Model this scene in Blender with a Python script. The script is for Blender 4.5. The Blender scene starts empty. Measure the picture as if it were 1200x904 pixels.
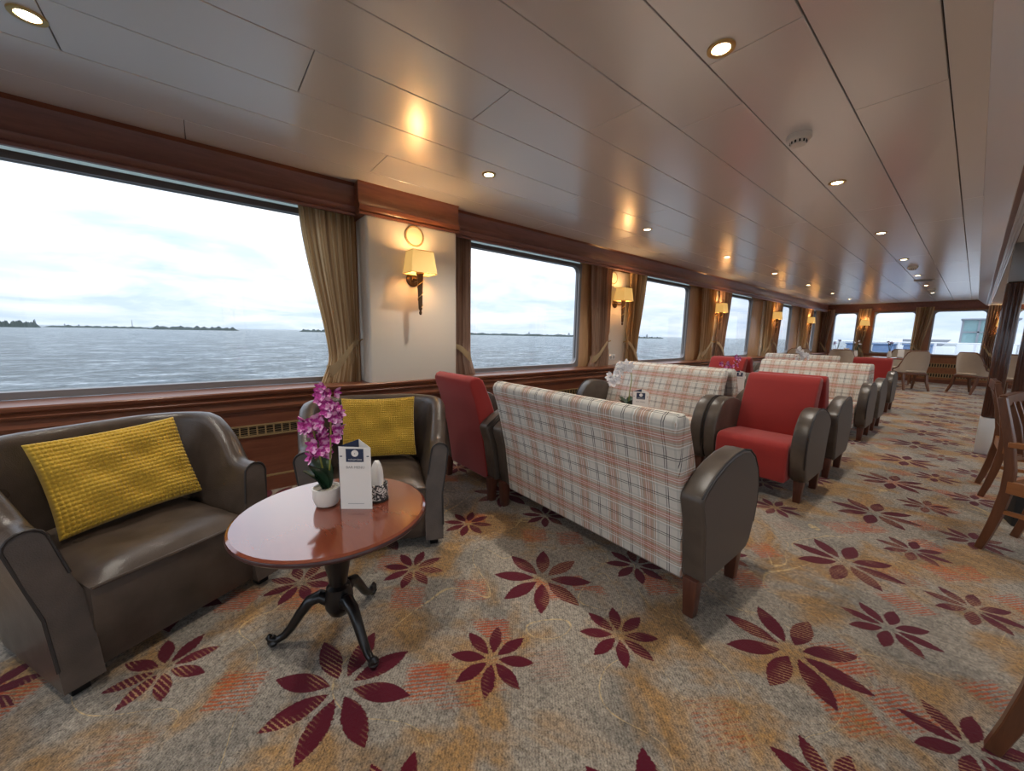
import bpy, bmesh, math, random
from mathutils import Vector, Matrix
random.seed(7)
PI = math.pi
S = bpy.context.scene
COL = S.collection

# ------------------------------------------------------------------ camera
FPX = 440.0
Xc = Vector((0.6313, 0.1177, -0.7666)); Yc = Vector((0.7755, -0.0713, 0.6273))
Yc.normalize(); Zc = Vector((0.019, -0.9904, -0.1366))
Zc = (Zc - Yc * Zc.dot(Yc)).normalized(); Xc = Yc.cross(Zc)
# columns: camera right / up / back in world coordinates
rot = Matrix(((Xc.x, -Xc.y, -Xc.z), (Yc.x, -Yc.y, -Yc.z), (Zc.x, -Zc.y, -Zc.z)))
cam_d = bpy.data.cameras.new('camera'); cam = bpy.data.objects.new('camera', cam_d); COL.objects.link(cam)
cam_d.sensor_fit = 'HORIZONTAL'; cam_d.sensor_width = 36; cam_d.lens = 36 * FPX / 1200
cam_d.clip_start = 0.02; cam_d.clip_end = 20000
cam.matrix_world = Matrix.Translation((0, 0, 1.15)) @ rot.to_4x4()
S.camera = cam
S.view_settings.view_transform = 'Standard'; S.view_settings.look = 'None'
S.view_settings.gamma = 1; S.view_settings.use_curve_mapping = False
S.view_settings.exposure = 1.36

# ------------------------------------------------------------------ node helpers
class NT:
    def __init__(self, tree): self.t = tree; self.n = tree.nodes; self.l = tree.links
    def _in(self, sock, v):
        if v is None: return
        if isinstance(v, bpy.types.NodeSocket): self.l.new(v, sock)
        else:
            if sock.type == 'RGBA' and hasattr(v, '__len__') and len(v) == 3: v = (*v, 1)
            sock.default_value = v
    def node(self, typ, ins=None, **kw):
        n = self.n.new(typ)
        for k, v in kw.items(): setattr(n, k, v)
        for k, v in (ins or {}).items(): self._in(n.inputs[k], v)
        return n
    def m(self, op, a, b=None, c=None, clamp=False):
        n = self.n.new('ShaderNodeMath'); n.operation = op; n.use_clamp = clamp
        for i, v in enumerate((a, b, c)): self._in(n.inputs[i], v)
        return n.outputs[0]
    def mix(self, f, a, b, mode='MIX'):
        n = self.n.new('ShaderNodeMix'); n.data_type = 'RGBA'; n.blend_type = mode
        self._in(n.inputs[0], f); self._in(n.inputs[6], a); self._in(n.inputs[7], b)
        return n.outputs[2]
    def ramp(self, f, stops, interp='LINEAR'):
        n = self.n.new('ShaderNodeValToRGB'); n.color_ramp.interpolation = interp
        e = n.color_ramp.elements
        while len(e) < len(stops): e.new(0.5)
        for el, (p, c) in zip(e, stops): el.position = p; el.color = (*c, 1) if len(c) == 3 else c
        self._in(n.inputs[0], f); return n.outputs[0]
    def noise(self, vec, scale, detail=2, rough=.5, dist=0):
        n = self.node('ShaderNodeTexNoise', {'Vector': vec, 'Scale': scale, 'Detail': detail, 'Roughness': rough, 'Distortion': dist})
        return n.outputs['Fac']
    def mapping(self, vec, scale=(1, 1, 1), rotz=0, loc=(0, 0, 0)):
        n = self.node('ShaderNodeMapping', {'Vector': vec, 'Scale': scale, 'Rotation': (0, 0, rotz), 'Location': loc})
        return n.outputs[0]
    def step(self, v, lo, hi):   # smooth threshold
        n = self.node('ShaderNodeMapRange', {'Value': v, 'From Min': lo, 'From Max': hi}); n.clamp = True
        return n.outputs[0]

# ------------------------------------------------------------------ world: overcast sky
W = bpy.data.worlds.new('overcast_sky'); S.world = W; W.use_nodes = True
w = NT(W.node_tree); W.node_tree.nodes.clear()
tc = w.node('ShaderNodeTexCoord').outputs['Generated']
sep = w.node('ShaderNodeSeparateXYZ', {0: tc})
z = sep.outputs[2]
zc = w.m('MAXIMUM', z, 0.0)
# clouds laid out on a flat layer above the sea
den = w.m('ADD', zc, 0.16)
cv = w.node('ShaderNodeCombineXYZ', {0: w.m('DIVIDE', sep.outputs[0], den), 1: w.m('DIVIDE', sep.outputs[1], den), 2: 0.0}).outputs[0]
n1 = w.noise(cv, 1.1, 6, .55, .4)
cloud = w.step(n1, .40, .68)
n2 = w.step(w.noise(cv, 2.6, 4, .55, .2), .3, .75)
blue = w.mix(n2, (.46, .57, .76), (.60, .69, .83))
skyc = w.mix(cloud, blue, (.92, .93, .95))
haze = w.m('POWER', w.m('SUBTRACT', 1.0, zc, clamp=True), 14.0)
skyc = w.mix(w.m('MULTIPLY', haze, .45), skyc, (.58, .70, .88))
lum = w.m('ADD', 1.0, w.m('MULTIPLY', zc, 2.0))       # overcast luminance rises to the zenith
seaside = w.mix(w.step(z, -.01, .0), (.22, .26, .29), skyc)
bg = w.node('ShaderNodeBackground', {'Color': seaside, 'Strength': w.m('MULTIPLY', lum, 0.53)})
wo = w.node('ShaderNodeOutputWorld', {'Surface': bg.outputs[0]})

# ------------------------------------------------------------------ materials
MATS = {}
def mat(name, col=(.5, .5, .5), rough=.5, metal=0, spec=.5, coat=0, emit=None, estr=0, sheen=0):
    m = bpy.data.materials.new(name); m.use_nodes = True
    t = NT(m.node_tree); b = m.node_tree.nodes['Principled BSDF']
    b.inputs['Base Color'].default_value = (*col, 1); b.inputs['Roughness'].default_value = rough
    b.inputs['Metallic'].default_value = metal; b.inputs['Specular IOR Level'].default_value = spec
    b.inputs['Coat Weight'].default_value = coat; b.inputs['Sheen Weight'].default_value = sheen
    if emit: b.inputs['Emission Color'].default_value = (*emit, 1); b.inputs['Emission Strength'].default_value = estr
    MATS[name] = m; return m, t, b
def bump(t, b, h, strength=.3, dist=.01):
    n = t.node('ShaderNodeBump', {'Height': h, 'Strength': strength, 'Distance': dist})
    t.l.new(n.outputs[0], b.inputs['Normal'])
def ocoord(t): return t.node('ShaderNodeTexCoord').outputs['Object']

def wood(name, c0, c1, rough=.35, scale=(9, .8, 9), coat=.15, bs=.05):
    m, t, b = mat(name, c1, rough, coat=coat)
    o = t.mapping(ocoord(t), scale)
    g = t.noise(o, 3.0, 6, .6, .6); f = t.noise(o, 14.0, 3, .6)
    c = t.ramp(t.m('ADD', t.m('MULTIPLY', g, .75), t.m('MULTIPLY', f, .25)), [(.3, c0), (.7, c1)])
    t.l.new(c, b.inputs['Base Color'])
    if bs: bump(t, b, f, bs, .003)
    return m
wood('cornice_wood', (.16, .062, .048), (.26, .108, .080), .36)
wood('sill_wood', (.16, .05, .025), (.27, .095, .045), .3)
wood('panel_wood', (.15, .046, .025), (.25, .088, .045), .36)
wood('honey_wood', (.44, .24, .11), (.62, .38, .20), .4, (6, 6, .7))
wood('far_wood', (.28, .10, .04), (.42, .17, .07), .4)
wood('table_top', (.16, .036, .018), (.23, .056, .026), .14, (.5, 3, .5), 1.0, .0)
MATS['table_top'].node_tree.nodes['Principled BSDF'].inputs['Coat Roughness'].default_value = .07
mat('table_edge', (.05, .014, .012), .3, coat=.3)
wood('leg_wood', (.07, .022, .014), (.13, .045, .026), .35, (9, 9, .9))
wood('chair_wood', (.10, .036, .016), (.20, .075, .032), .35, (8, 8, .9))
wood('amber_wood', (.30, .11, .035), (.42, .17, .06), .32, (8, .8, 8))
wood('post_wood', (.05, .018, .012), (.10, .038, .022), .16, (9, 9, .6), .5)
mat('black_wood', (.004, .0035, .0035), .32, coat=.2)

m, t, b = mat('leather', (.05, .036, .028), .36)
o = ocoord(t); n = t.noise(o, 9, 3); g = t.node('ShaderNodeTexVoronoi', {'Vector': o, 'Scale': 260}).outputs['Distance']
t.l.new(t.ramp(n, [(.3, (.050, .036, .028)), (.7, (.090, .066, .052))]), b.inputs['Base Color'])
t.l.new(t.m('ADD', .18, t.m('MULTIPLY', t.noise(o, 5, 2), .28)), b.inputs['Roughness'])
bump(t, b, t.m('ADD', t.m('MULTIPLY', g, .4), t.m('MULTIPLY', t.noise(o, 14, 4), 1.2)), .35, .004)
m, t, b = mat('arm_leather', (.06, .045, .035), .33)
o = ocoord(t)
t.l.new(t.ramp(t.noise(o, 7, 3), [(.3, (.062, .047, .037)), (.7, (.110, .086, .068))]), b.inputs['Base Color'])
bump(t, b, t.m('ADD', t.m('MULTIPLY', t.node('ShaderNodeTexVoronoi', {'Vector': o, 'Scale': 300}).outputs['Distance'], .4), t.noise(o, 11, 4)), .3, .003)
mat('arm_panel', (.105, .085, .070), .5)
mat('dark_seam', (.018, .013, .011), .5)

def fabric(name, c, v=.12, scale=420):
    m, t, b = mat(name, c, .92, spec=.15, sheen=.25)
    o = ocoord(t); n = t.noise(o, scale, 2); l = t.noise(o, 6, 3)
    t.l.new(t.mix(t.m('ADD', t.m('MULTIPLY', n, .6), t.m('MULTIPLY', l, .4)), tuple(x * (1 - v * 2) for x in c), tuple(min(1, x * (1 + v * 2)) for x in c)), b.inputs['Base Color'])
    bump(t, b, n, .25, .002)
    return m
fabric('red_fabric', (.33, .034, .030))
fabric('cream_fabric', (.52, .43, .34))
fabric('yellow_fabric', (.58, .37, .045), .14, 300)
fabric('white_cloth', (.85, .83, .80), .04)
fabric('tie_cloth', (.40, .29, .16))

# plaid upholstery: bands along both weave directions from UVs in metres
m, t, b = mat('plaid_fabric', (.6, .55, .48), .92, spec=.15)
uv = t.node('ShaderNodeUVMap').outputs[0]; su = t.node('ShaderNodeSeparateXYZ', {0: uv})
CR = (.70, .67, .60); TAN = (.42, .23, .13); RD = (.50, .13, .085); WH = (.90, .87, .82); BK = (.035, .03, .035); GR = (.40, .41, .36)
yarn = t.noise(t.mapping(uv, (1, 1, 1)), 900, 1)
def weave(prev, coord, off, k, RD):
    f = t.m('FRACT', t.m('ADD', t.m('DIVIDE', coord, .18), off))
    A = lambda c, a: (*c, a * k)
    st = [(0, A(CR, 0)), (.010, A(BK, 1)), (.027, A(CR, 0)), (.062, A(BK, 1)), (.079, A(CR, 0)), (.265, A(GR, .4)), (.32, A(WH, .85)), (.345, A(TAN, .6)), (.385, A(WH, .5)), (.405, A(BK, .6)), (.415, A(TAN, .7)), (.465, A(RD, .75)), (.505, A(WH, .8)), (.52, A(RD, .8)), (.565, A(WH, .8)), (.58, A(RD, .75)), (.62, A(TAN, .7)), (.67, A(BK, .6)), (.68, A(WH, .5)), (.70, A(TAN, .6)), (.74, A(WH, .85)), (.765, A(GR, .4)), (.82, A(CR, 0))]
    n = t.n.new('ShaderNodeValToRGB'); n.color_ramp.interpolation = 'CONSTANT'; e = n.color_ramp.elements
    while len(e) < len(st): e.new(.5)
    for el, (p, c) in zip(e, st): el.position = p; el.color = c
    t.l.new(f, n.inputs[0])
    return t.mix(n.outputs['Alpha'], prev, n.outputs['Color'])
pl = weave(weave(CR, su.outputs[0], .12, .9, (.46, .20, .12)), su.outputs[1], .3, .8, RD)
pl = t.mix(.25, pl, t.mix(yarn, (.25, .25, .25), (1, 1, 1)), 'OVERLAY')
t.l.new(pl, b.inputs['Base Color']); bump(t, b, yarn, .25, .002)

# curtain: woven stripe with sheen
m, t, b = mat('curtain_cloth', (.42, .27, .13), .62, spec=.3, sheen=.3)
uv = t.node('ShaderNodeUVMap').outputs[0]
s1 = t.noise(t.mapping(uv, (60, .35, 1)), 1.0, 3, .6)
c = t.ramp(s1, [(.34, (.30, .17, .085)), (.46, (.54, .35, .18)), (.56, (.70, .53, .31)), (.66, (.86, .74, .52))])
t.l.new(c, b.inputs['Base Color'])
def sheer(m, t, b, c, k):
    tr_ = t.node('ShaderNodeBsdfTranslucent', {'Color': c}); out = m.node_tree.nodes['Material Output']
    mx = t.node('ShaderNodeMixShader', {0: k, 1: b.outputs[0], 2: tr_.outputs[0]}); t.l.new(mx.outputs[0], out.inputs[0])
sheer(m, t, b, c, .45)
m, t, b = mat('curtain_brown', (.25, .15, .10), .7, spec=.25, sheen=.3)
uv = t.node('ShaderNodeUVMap').outputs[0]
s1 = t.noise(t.mapping(uv, (70, .5, 1)), 1.0, 4, .65)
c = t.ramp(s1, [(.34, (.27, .15, .10)), (.5, (.46, .29, .20)), (.66, (.64, .46, .33))])
t.l.new(c, b.inputs['Base Color']); sheer(m, t, b, c, .4)

m, t, b = mat('ceiling_panel', (.60, .57, .52), .27, metal=.25, spec=.9, coat=.6)
b.inputs['Coat Roughness'].default_value = .2
o = ocoord(t); t.l.new(t.ramp(t.noise(o, 900, 1), [(.3, (.87, .87, .865)), (.7, (.92, .92, .915))]), b.inputs['Base Color'])
mat('ceiling_gap', (.05, .045, .04), .6)
mat('fascia_white', (.92, .93, .95), .22, metal=.15, spec=.9)
mat('low_ceiling', (.60, .58, .54), .4)
mat('cream_wall', (.78, .72, .62), .55)
mat('cream_disc', (.80, .70, .48), .5)
mat('alu_grey', (.34, .36, .38), .35, metal=.6)
mat('alu_brown', (.24, .22, .21), .35, metal=.5)
mat('alu_dark', (.10, .10, .11), .4, metal=.4)
mat('alu_light', (.72, .73, .75), .3, metal=.5)
mat('steel', (.74, .74, .73), .4, metal=.25)
mat('brass', (.62, .42, .17), .3, metal=.9)
mat('antique_brass', (.16, .095, .05), .38, metal=.8)
mat('grille_gold', (.42, .29, .14), .45, metal=.3)
mat('void_black', (.012, .011, .010), .8)
mat('plastic_white', (.80, .78, .73), .4)
mat('plastic_grey', (.42, .41, .39), .5)
mat('pot_white', (.78, .74, .68), .28)
mat('paper_white', (.82, .79, .75), .6)
mat('navy', (.018, .030, .075), .5)
mat('print_grey', (.30, .29, .28), .6)
mat('leaf_green', (.022, .060, .030), .3)
mat('stem_green', (.30, .30, .06), .5)
mat('pebble', (.50, .44, .36), .7)
mat('petal_white', (.93, .93, .94), .6)
mat('petal_lilac', (.30, .25, .38), .6)
mw = MATS['petal_white']; tw = NT(mw.node_tree); sheer(mw, tw, mw.node_tree.nodes['Principled BSDF'], (.86, .86, .88), .4)
m, t, b = mat('petal_magenta', (.42, .03, .24), .5)
o = ocoord(t); t.l.new(t.ramp(t.noise(o, 60, 2), [(.35, (.36, .015, .20)), (.50, (.58, .07, .38)), (.62, (.85, .50, .72))]), b.inputs['Base Color'])
m, t, b = mat('pattern_cup', (.8, .8, .78), .6)
o = ocoord(t); v = t.noise(o, 75, 1, .5, 1.5)
t.l.new(t.ramp(v, [(.49, (.03, .03, .03)), (.51, (.78, .75, .70))], 'CONSTANT'), b.inputs['Base Color'])
m, t, b = mat('lattice_fabric', (.6, .6, .6), .9)
o = ocoord(t); k = t.node('ShaderNodeTexChecker', {'Vector': t.mapping(o, (1, 1, 1), .785), 'Scale': 45, 'Color1': (.05, .05, .05, 1), 'Color2': (.66, .64, .60, 1)})
t.l.new(k.outputs[0], b.inputs['Base Color'])
mat('black_speckle', (.015, .015, .016), .55)
mat('blue_paint', (.10, .17, .30), .5)
mat('deck_white', (.66, .69, .72), .5)
mat('deck_grey', (.22, .24, .27), .6)
mat('land_green', (.045, .06, .055), .9)
mat('tower_grey', (.25, .27, .29), .8)

# lamp shade: lit from the bulb inside
m, t, b = mat('lamp_shade', (.72, .50, .20), .7, emit=(1.0, .58, .16), estr=.22)
mat('spot_lens', (1, .9, .7), .3, emit=(1.0, .80, .50), estr=9)
mat('sconce_bulb', (1, .9, .7), .3, emit=(1.0, .75, .4), estr=6)

# window glass: clear pane with mirror reflection at the Fresnel rate
m = bpy.data.materials.new('window_glass'); m.use_nodes = True; m.node_tree.nodes.clear(); t = NT(m.node_tree)
ge = t.node('ShaderNodeNewGeometry')
dp = t.m('ABSOLUTE', t.node('ShaderNodeVectorMath', {0: ge.outputs['Normal'], 1: ge.outputs['Incoming']}, operation='DOT_PRODUCT').outputs['Value'])
fr = t.m('ADD', .05, t.m('MULTIPLY', .95, t.m('POWER', t.m('SUBTRACT', 1.0, dp, clamp=True), 5.0)))
mx = t.node('ShaderNodeMixShader', {0: fr, 1: t.node('ShaderNodeBsdfTransparent', {'Color': (.97, .985, .98)}).outputs[0], 2: t.node('ShaderNodeBsdfGlossy', {'Roughness': .0}).outputs[0]})
t.node('ShaderNodeOutputMaterial', {'Surface': mx.outputs[0]}); MATS['window_glass'] = m
m, t, b = mat('frosted_glass', (.75, .82, .80), .4); sheer(m, t, b, (.80, .88, .85, 1), .75)
m, t, b = mat('cabin_glass', (.25, .40, .42), .1, metal=.2)

# sea: bright and dark wave faces painted into the base colour
m, t, b = mat('sea_water', (.10, .15, .17), .3, spec=.16)
o = ocoord(t)
h1 = t.noise(t.mapping(o, (1.5, 1.0, 1), .35), 1.0, 6, .68, .6); h2 = t.noise(t.mapping(o, (.30, .16, 1), .35), 1.0, 4, .6)
hh = t.m('ADD', t.m('MULTIPLY', h1, .6), t.m('MULTIPLY', h2, .4))
t.l.new(t.ramp(hh, [(.36, (.010, .022, .022)), (.48, (.075, .105, .115)), (.56, (.22, .26, .28)), (.63, (.58, .62, .65))]), b.inputs['Base Color'])
bump(t, b, t.m('ADD', t.m('MULTIPLY', h1, .7), t.m('MULTIPLY', h2, 1.5)), 1.0, 1.6)

# carpet: flowers on an offset lattice over a mottled ground
m, t, b = mat('carpet', (.4, .35, .28), .95, spec=.1, sheen=.15)
o = ocoord(t); sx = t.node('ShaderNodeSeparateXYZ', {0: o}); px, py = sx.outputs[0], sx.outputs[1]
wob = t.m('MULTIPLY', t.m('SUBTRACT', t.noise(o, 130, 1), .5), .010)
px = t.m('ADD', px, wob); py = t.m('ADD', py, wob)
u = t.m('DIVIDE', t.m('ADD', px, .30 + .26), .87); ci = t.m('FLOOR', u)
lx = t.m('SUBTRACT', t.m('MULTIPLY', t.m('SUBTRACT', u, ci), .87), .26)
y0 = t.m('SUBTRACT', t.m('SUBTRACT', py, .716), t.m('MULTIPLY', ci, .45))
ya = t.m('WRAP', y0, .45, -.45); yb = t.m('WRAP', t.m('SUBTRACT', y0, .45), .45, -.45)
def flower(x, y, cx, r0, r1, wd):
    dx = t.m('SUBTRACT', x, cx)
    r = t.m('SQRT', t.m('ADD', t.m('MULTIPLY', dx, dx), t.m('MULTIPLY', y, y)))
    th = t.m('WRAP', t.m('ARCTAN2', y, dx), PI / 8, -PI / 8)
    aa = t.m('MULTIPLY', r, t.m('COSINE', th)); bb = t.m('ABSOLUTE', t.m('MULTIPLY', r, t.m('SINE', th)))
    q = t.m('DIVIDE', t.m('SUBTRACT', aa, r0), r1 - r0)
    ln = t.m('MULTIPLY', t.m('MULTIPLY', q, t.m('SUBTRACT', 1.0, q)), 4 * wd)
    return t.step(t.m('SUBTRACT', ln, bb), 0.0, .003)
petal = t.m('MAXIMUM', t.m('MAXIMUM', flower(lx, ya, 0, .036, .232, .036), flower(lx, yb, .213, .022, .152, .025)), flower(lx, ya, .428, .022, .152, .025))
ohv = t.noise(o, 2.6, 4, .6, .5); gr = t.noise(t.mapping(o, (1, 1, 1), 0, (7, 3, 0)), 3.2, 4, .6, .4)
speck = t.noise(o, 190, 3, .75); sp2 = t.noise(o, 60, 3, .65)
hb = t.node('ShaderNodeTexWave', {'Vector': t.mapping(o, (1, 1, 1), 2.3), 'Scale': 34, 'Distortion': 5, 'Detail': 2, 'Detail Scale': 4}).outputs['Fac']
grain = t.m('ADD', t.m('ADD', t.m('MULTIPLY', speck, .52), t.m('MULTIPLY', sp2, .42)), t.m('MULTIPLY', hb, .06))
base = t.mix(t.step(grain, .38, .62), (.115, .10, .085), (.49, .425, .345))
base = t.mix(t.m('MULTIPLY', t.step(gr, .50, .62), t.m('ADD', .25, t.m('MULTIPLY', speck, .7))), base, t.mix(1, base, (.52, .55, .58), 'MULTIPLY'))
base = t.mix(t.m('MULTIPLY', t.step(ohv, .48, .60), t.m('ADD', .45, t.m('MULTIPLY', sp2, .6))), base, t.mix(1, base, (1.12, .66, .20), 'MULTIPLY'))
# brick-hatched rust patches
rv = t.node('ShaderNodeTexVoronoi', {'Vector': t.mapping(o, (1, 1, 1), .6), 'Scale': 4.6, 'Randomness': 1}, distance='CHEBYCHEV')
rsel = t.step(t.node('ShaderNodeSeparateXYZ', {0: rv.outputs['Color']}).outputs[0], .66, .70)
rin = t.m('MULTIPLY', rsel, t.step(t.m('ADD', rv.outputs['Distance'], t.m('MULTIPLY', t.m('SUBTRACT', sp2, .5), .35)), .36, .26))
wv = t.node('ShaderNodeTexWave', {'Vector': t.mapping(o, (1, 1, 1), .55), 'Scale': 24, 'Distortion': 3, 'Detail': 2, 'Detail Scale': 3}).outputs['Fac']
rmask = t.m('MULTIPLY', rin, t.step(t.m('ADD', t.m('ADD', t.m('MULTIPLY', wv, .35), t.m('MULTIPLY', sp2, .5)), t.m('MULTIPLY', t.noise(o, 8, 2), .5)), .56, .82))
base = t.mix(t.m('MULTIPLY', rmask, .9), base, t.mix(1, t.mix(.5, base, (.40, .36, .30)), t.mix(t.noise(o, 4, 1), (1.35, .36, .08), (1.0, .16, .09)), 'MULTIPLY'))
# loose gold loops
cn = t.noise(t.mapping(o, (1, 1, 1), 0, (3, 9, 1)), 2.3, 0, .5, .9)
loop = t.step(t.m('ABSOLUTE', t.m('SUBTRACT', cn, .52)), .0042, .002)
base = t.mix(t.m('MULTIPLY', loop, t.m('MULTIPLY', t.step(sp2, .35, .6), .75)), base, (.66, .47, .22))
# burgundy petals flecked with gold
st = t.node('ShaderNodeTexWave', {'Vector': t.mapping(o, (1, 1, 1), 1.15), 'Scale': 26, 'Distortion': 2.5, 'Detail': 2, 'Detail Scale': 6}).outputs['Fac']
fl = t.m('MULTIPLY', t.step(t.m('ADD', t.m('MULTIPLY', st, .55), t.m('MULTIPLY', speck, .6)), .66, .80), t.step(t.noise(o, 5.5, 2), .50, .62))
pc = t.mix(fl, t.mix(t.noise(o, 3, 1), (.115, .007, .012), (.075, .004, .018)), (.36, .20, .10))
colr = t.mix(petal, base, pc)
t.l.new(colr, b.inputs['Base Color']); bump(t, b, t.m('ADD', speck, sp2), .35, .006)

# ------------------------------------------------------------------ mesh helpers
class MB:
    def __init__(s): s.v = []; s.f = []
    def add(s, v, f):
        o = len(s.v); s.v += [tuple(p) for p in v]; s.f += [tuple(i + o for i in q) for q in f]; return s
    def box(s, x0, x1, y0, y1, z0, z1):
        v = [(x, y, z) for z in (z0, z1) for y in (y0, y1) for x in (x0, x1)]
        return s.add(v, [(0, 2, 3, 1), (4, 5, 7, 6), (0, 1, 5, 4), (2, 6, 7, 3), (0, 4, 6, 2), (1, 3, 7, 5)])
    def loft(s, rings, closed=True, cap=True):
        n = len(rings[0]); v = [p for r in rings for p in r]; f = []
        for i in range(len(rings) - 1):
            for j in range(n if closed else n - 1):
                k = (j + 1) % n
                f.append((i * n + j, i * n + k, (i + 1) * n + k, (i + 1) * n + j))
        if cap and closed: f += [tuple(range(n - 1, -1, -1)), tuple((len(rings) - 1) * n + j for j in range(n))]
        return s.add(v, f)
    def prism(s, pts, axis, a, b):
        def P(p, h): return {'x': (h, p[0], p[1]), 'y': (p[0], h, p[1]), 'z': (p[0], p[1], h)}[axis]
        return s.loft([[P(p, a) for p in pts], [P(p, b) for p in pts]])
    def lathe(s, prof, n=20, c=(0, 0, 0), cap=True):
        return s.loft([[(c[0] + r * math.cos(2 * PI * k / n), c[1] + r * math.sin(2 * PI * k / n), c[2] + h) for k in range(n)] for r, h in [(max(q[0], .0003), q[1]) for q in prof]], cap=cap)
    def tube(s, path, rad, n=8, cap=True, rect=None, closed_up=None):
        P = [Vector(p) for p in path]; rings = []
        up = Vector(closed_up or (0, 0, 1)); prev = None
        for i, p in enumerate(P):
            d = (P[min(i + 1, len(P) - 1)] - P[max(i - 1, 0)]).normalized()
            if prev is None:
                r = up.cross(d)
                if r.length < 1e-4: r = Vector((1, 0, 0))
            else: r = prev - d * prev.dot(d)
            r.normalize(); prev = r; q = d.cross(r)
            if rect:
                a, c = rect[i] if isinstance(rect, list) else rect
                rings.append([p + r * a * sx + q * c * sy for sx, sy in ((-1, -1), (1, -1), (1, 1), (-1, 1))])
            else:
                R = rad[i] if hasattr(rad, '__len__') else rad
                rings.append([p + (r * math.cos(2 * PI * k / n) + q * math.sin(2 * PI * k / n)) * R for k in range(n)])
        return s.loft(rings, cap=cap)
    def sheet(s, g): return s.loft(g, closed=False, cap=False)
    def build(s, name, material, parent=None, bevel=0, seg=2, angle=38, loc=None, rotz=0, uv=None, weld=False, bang=40):
        me = bpy.data.meshes.new(name); me.from_pydata(s.v, [], s.f)
        bm = bmesh.new(); bm.from_mesh(me)
        if weld: bmesh.ops.remove_doubles(bm, verts=bm.verts, dist=1e-5)
        bmesh.ops.recalc_face_normals(bm, faces=bm.faces)
        if bevel:
            ed = [e for e in bm.edges if len(e.link_faces) == 2 and e.calc_face_angle(0) > math.radians(bang)]
            bmesh.ops.bevel(bm, geom=ed, offset=bevel, segments=seg, affect='EDGES', profile=.5, clamp_overlap=True)
        if uv:
            L = bm.loops.layers.uv.new('UVMap')
            for f in bm.faces:
                for l in f.loops: l[L].uv = uv(l.vert.co, f.normal)
        bm.to_mesh(me); bm.free()
        me.polygons.foreach_set('use_smooth', [True] * len(me.polygons))
        me.set_sharp_from_angle(angle=math.radians(angle))
        me.materials.append(MATS[material])
        o = bpy.data.objects.new(name, me); COL.objects.link(o)
        if parent: o.parent = parent
        if loc: o.location = loc
        o.rotation_euler.z = rotz
        return o
def boxuv(co, n):
    a = (abs(n.x), abs(n.y), abs(n.z)); k = a.index(max(a))
    return ((co.y, co.z), (co.x, co.z), (co.x, co.y))[k]
def tag(o, label, cat, group=None):
    o['label'] = label; o['category'] = cat
    if group: o['group'] = group
    return o
def empty(name, loc=(0, 0, 0), rz=0, label=None, cat=None, group=None):
    o = bpy.data.objects.new(name, None); COL.objects.link(o); o.location = loc; o.rotation_euler.z = rz
    o.empty_display_size = .1
    if label: tag(o, label, cat, group)
    return o
def struct(o): o['kind'] = 'structure'; return o
def kids(o): return [c for c in bpy.data.objects if c.parent == o]
def copy_tree(o, loc=None, rz=None, label=None, parent=None, chs=None):
    c = o.copy(); COL.objects.link(c)
    if parent: c.parent = parent
    for ch in kids(o): copy_tree(ch, parent=c)
    if loc is not None: c.location = loc
    if rz is not None: c.rotation_euler.z = rz
    if label: c['label'] = label
    return c
def light(name, typ, loc, energy, color, **kw):
    d = bpy.data.lights.new(name, typ); d.energy = energy; d.color = color
    for k, v in kw.items(): setattr(d, k, v)
    o = bpy.data.objects.new(name, d); COL.objects.link(o); o.location = loc; return o
def smooth(x): x = max(0, min(1, x)); return x * x * (3 - 2 * x)
ORD = ['first', 'second', 'third', 'fourth', 'fifth', 'sixth', 'seventh', 'eighth', 'ninth', 'tenth']

# ------------------------------------------------------------------ the setting
ZC = 2.28; YB, YF, XL, XR = -2.6, 16.0, -3.36, 3.25
fl_o = struct(MB().box(XL - .2, XR, YB, YF, -.06, 0).build('floor', 'carpet'))
# ceiling: dark backing slab with separate panels hung under it
ceil = struct(MB().box(XL - .2, -.10, YB, YF, ZC + .012, ZC + .06).build('ceiling', 'ceiling_gap'))
lines = [-3.24, -2.895, -2.548, -2.198, -1.845, -1.513, -1.168, -.848, -.518, -.207, -.097]
joint = [.0, 1.007, 2.478, .434, 1.196, 1.75, 2.107, 1.722, 2.585, 4.77]
PLEN = 2.853
for i in range(len(lines) - 1):
    x0, x1 = lines[i] + .0025, lines[i + 1] - .0025
    if i == len(lines) - 2: x1 += .0025
    y = joint[i] - 5 * PLEN; shared = None
    while y < YF:
        a, c = max(y, YB), min(y + PLEN, YF)
        if c > YB + .05 and c - a > .05:
            p = MB().box(x0, x1, a + .0018, c - .0018, ZC, ZC + .014).build('ceiling_panel', 'ceiling_panel', ceil, bevel=.002, seg=1)
        y += PLEN
# white sloping fascia, ribbed rail and the lower ceiling over the inner part of the room
fas = struct(MB().prism([(-.097, ZC), (.045, 2.135), (.045, 2.125), (.05, 2.125), (.05, 2.36), (-.097, 2.36)], 'y', YB, YF).build('trim_1', 'fascia_white'))
ch = MB().box(.05, .14, YB, YF, 2.13, 2.2).build('shadow_channel', 'cornice_wood', fas)
for k in range(3):
    MB().tube([(.086 + .017 * k, YB, 2.118), (.086 + .017 * k, YF, 2.118)], .0085, 8).build('rail_rib', 'alu_light', fas)
struct(MB().box(.135, XR, YB, YF, 2.125, 2.2).build('ceiling_1', 'low_ceiling'))

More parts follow.
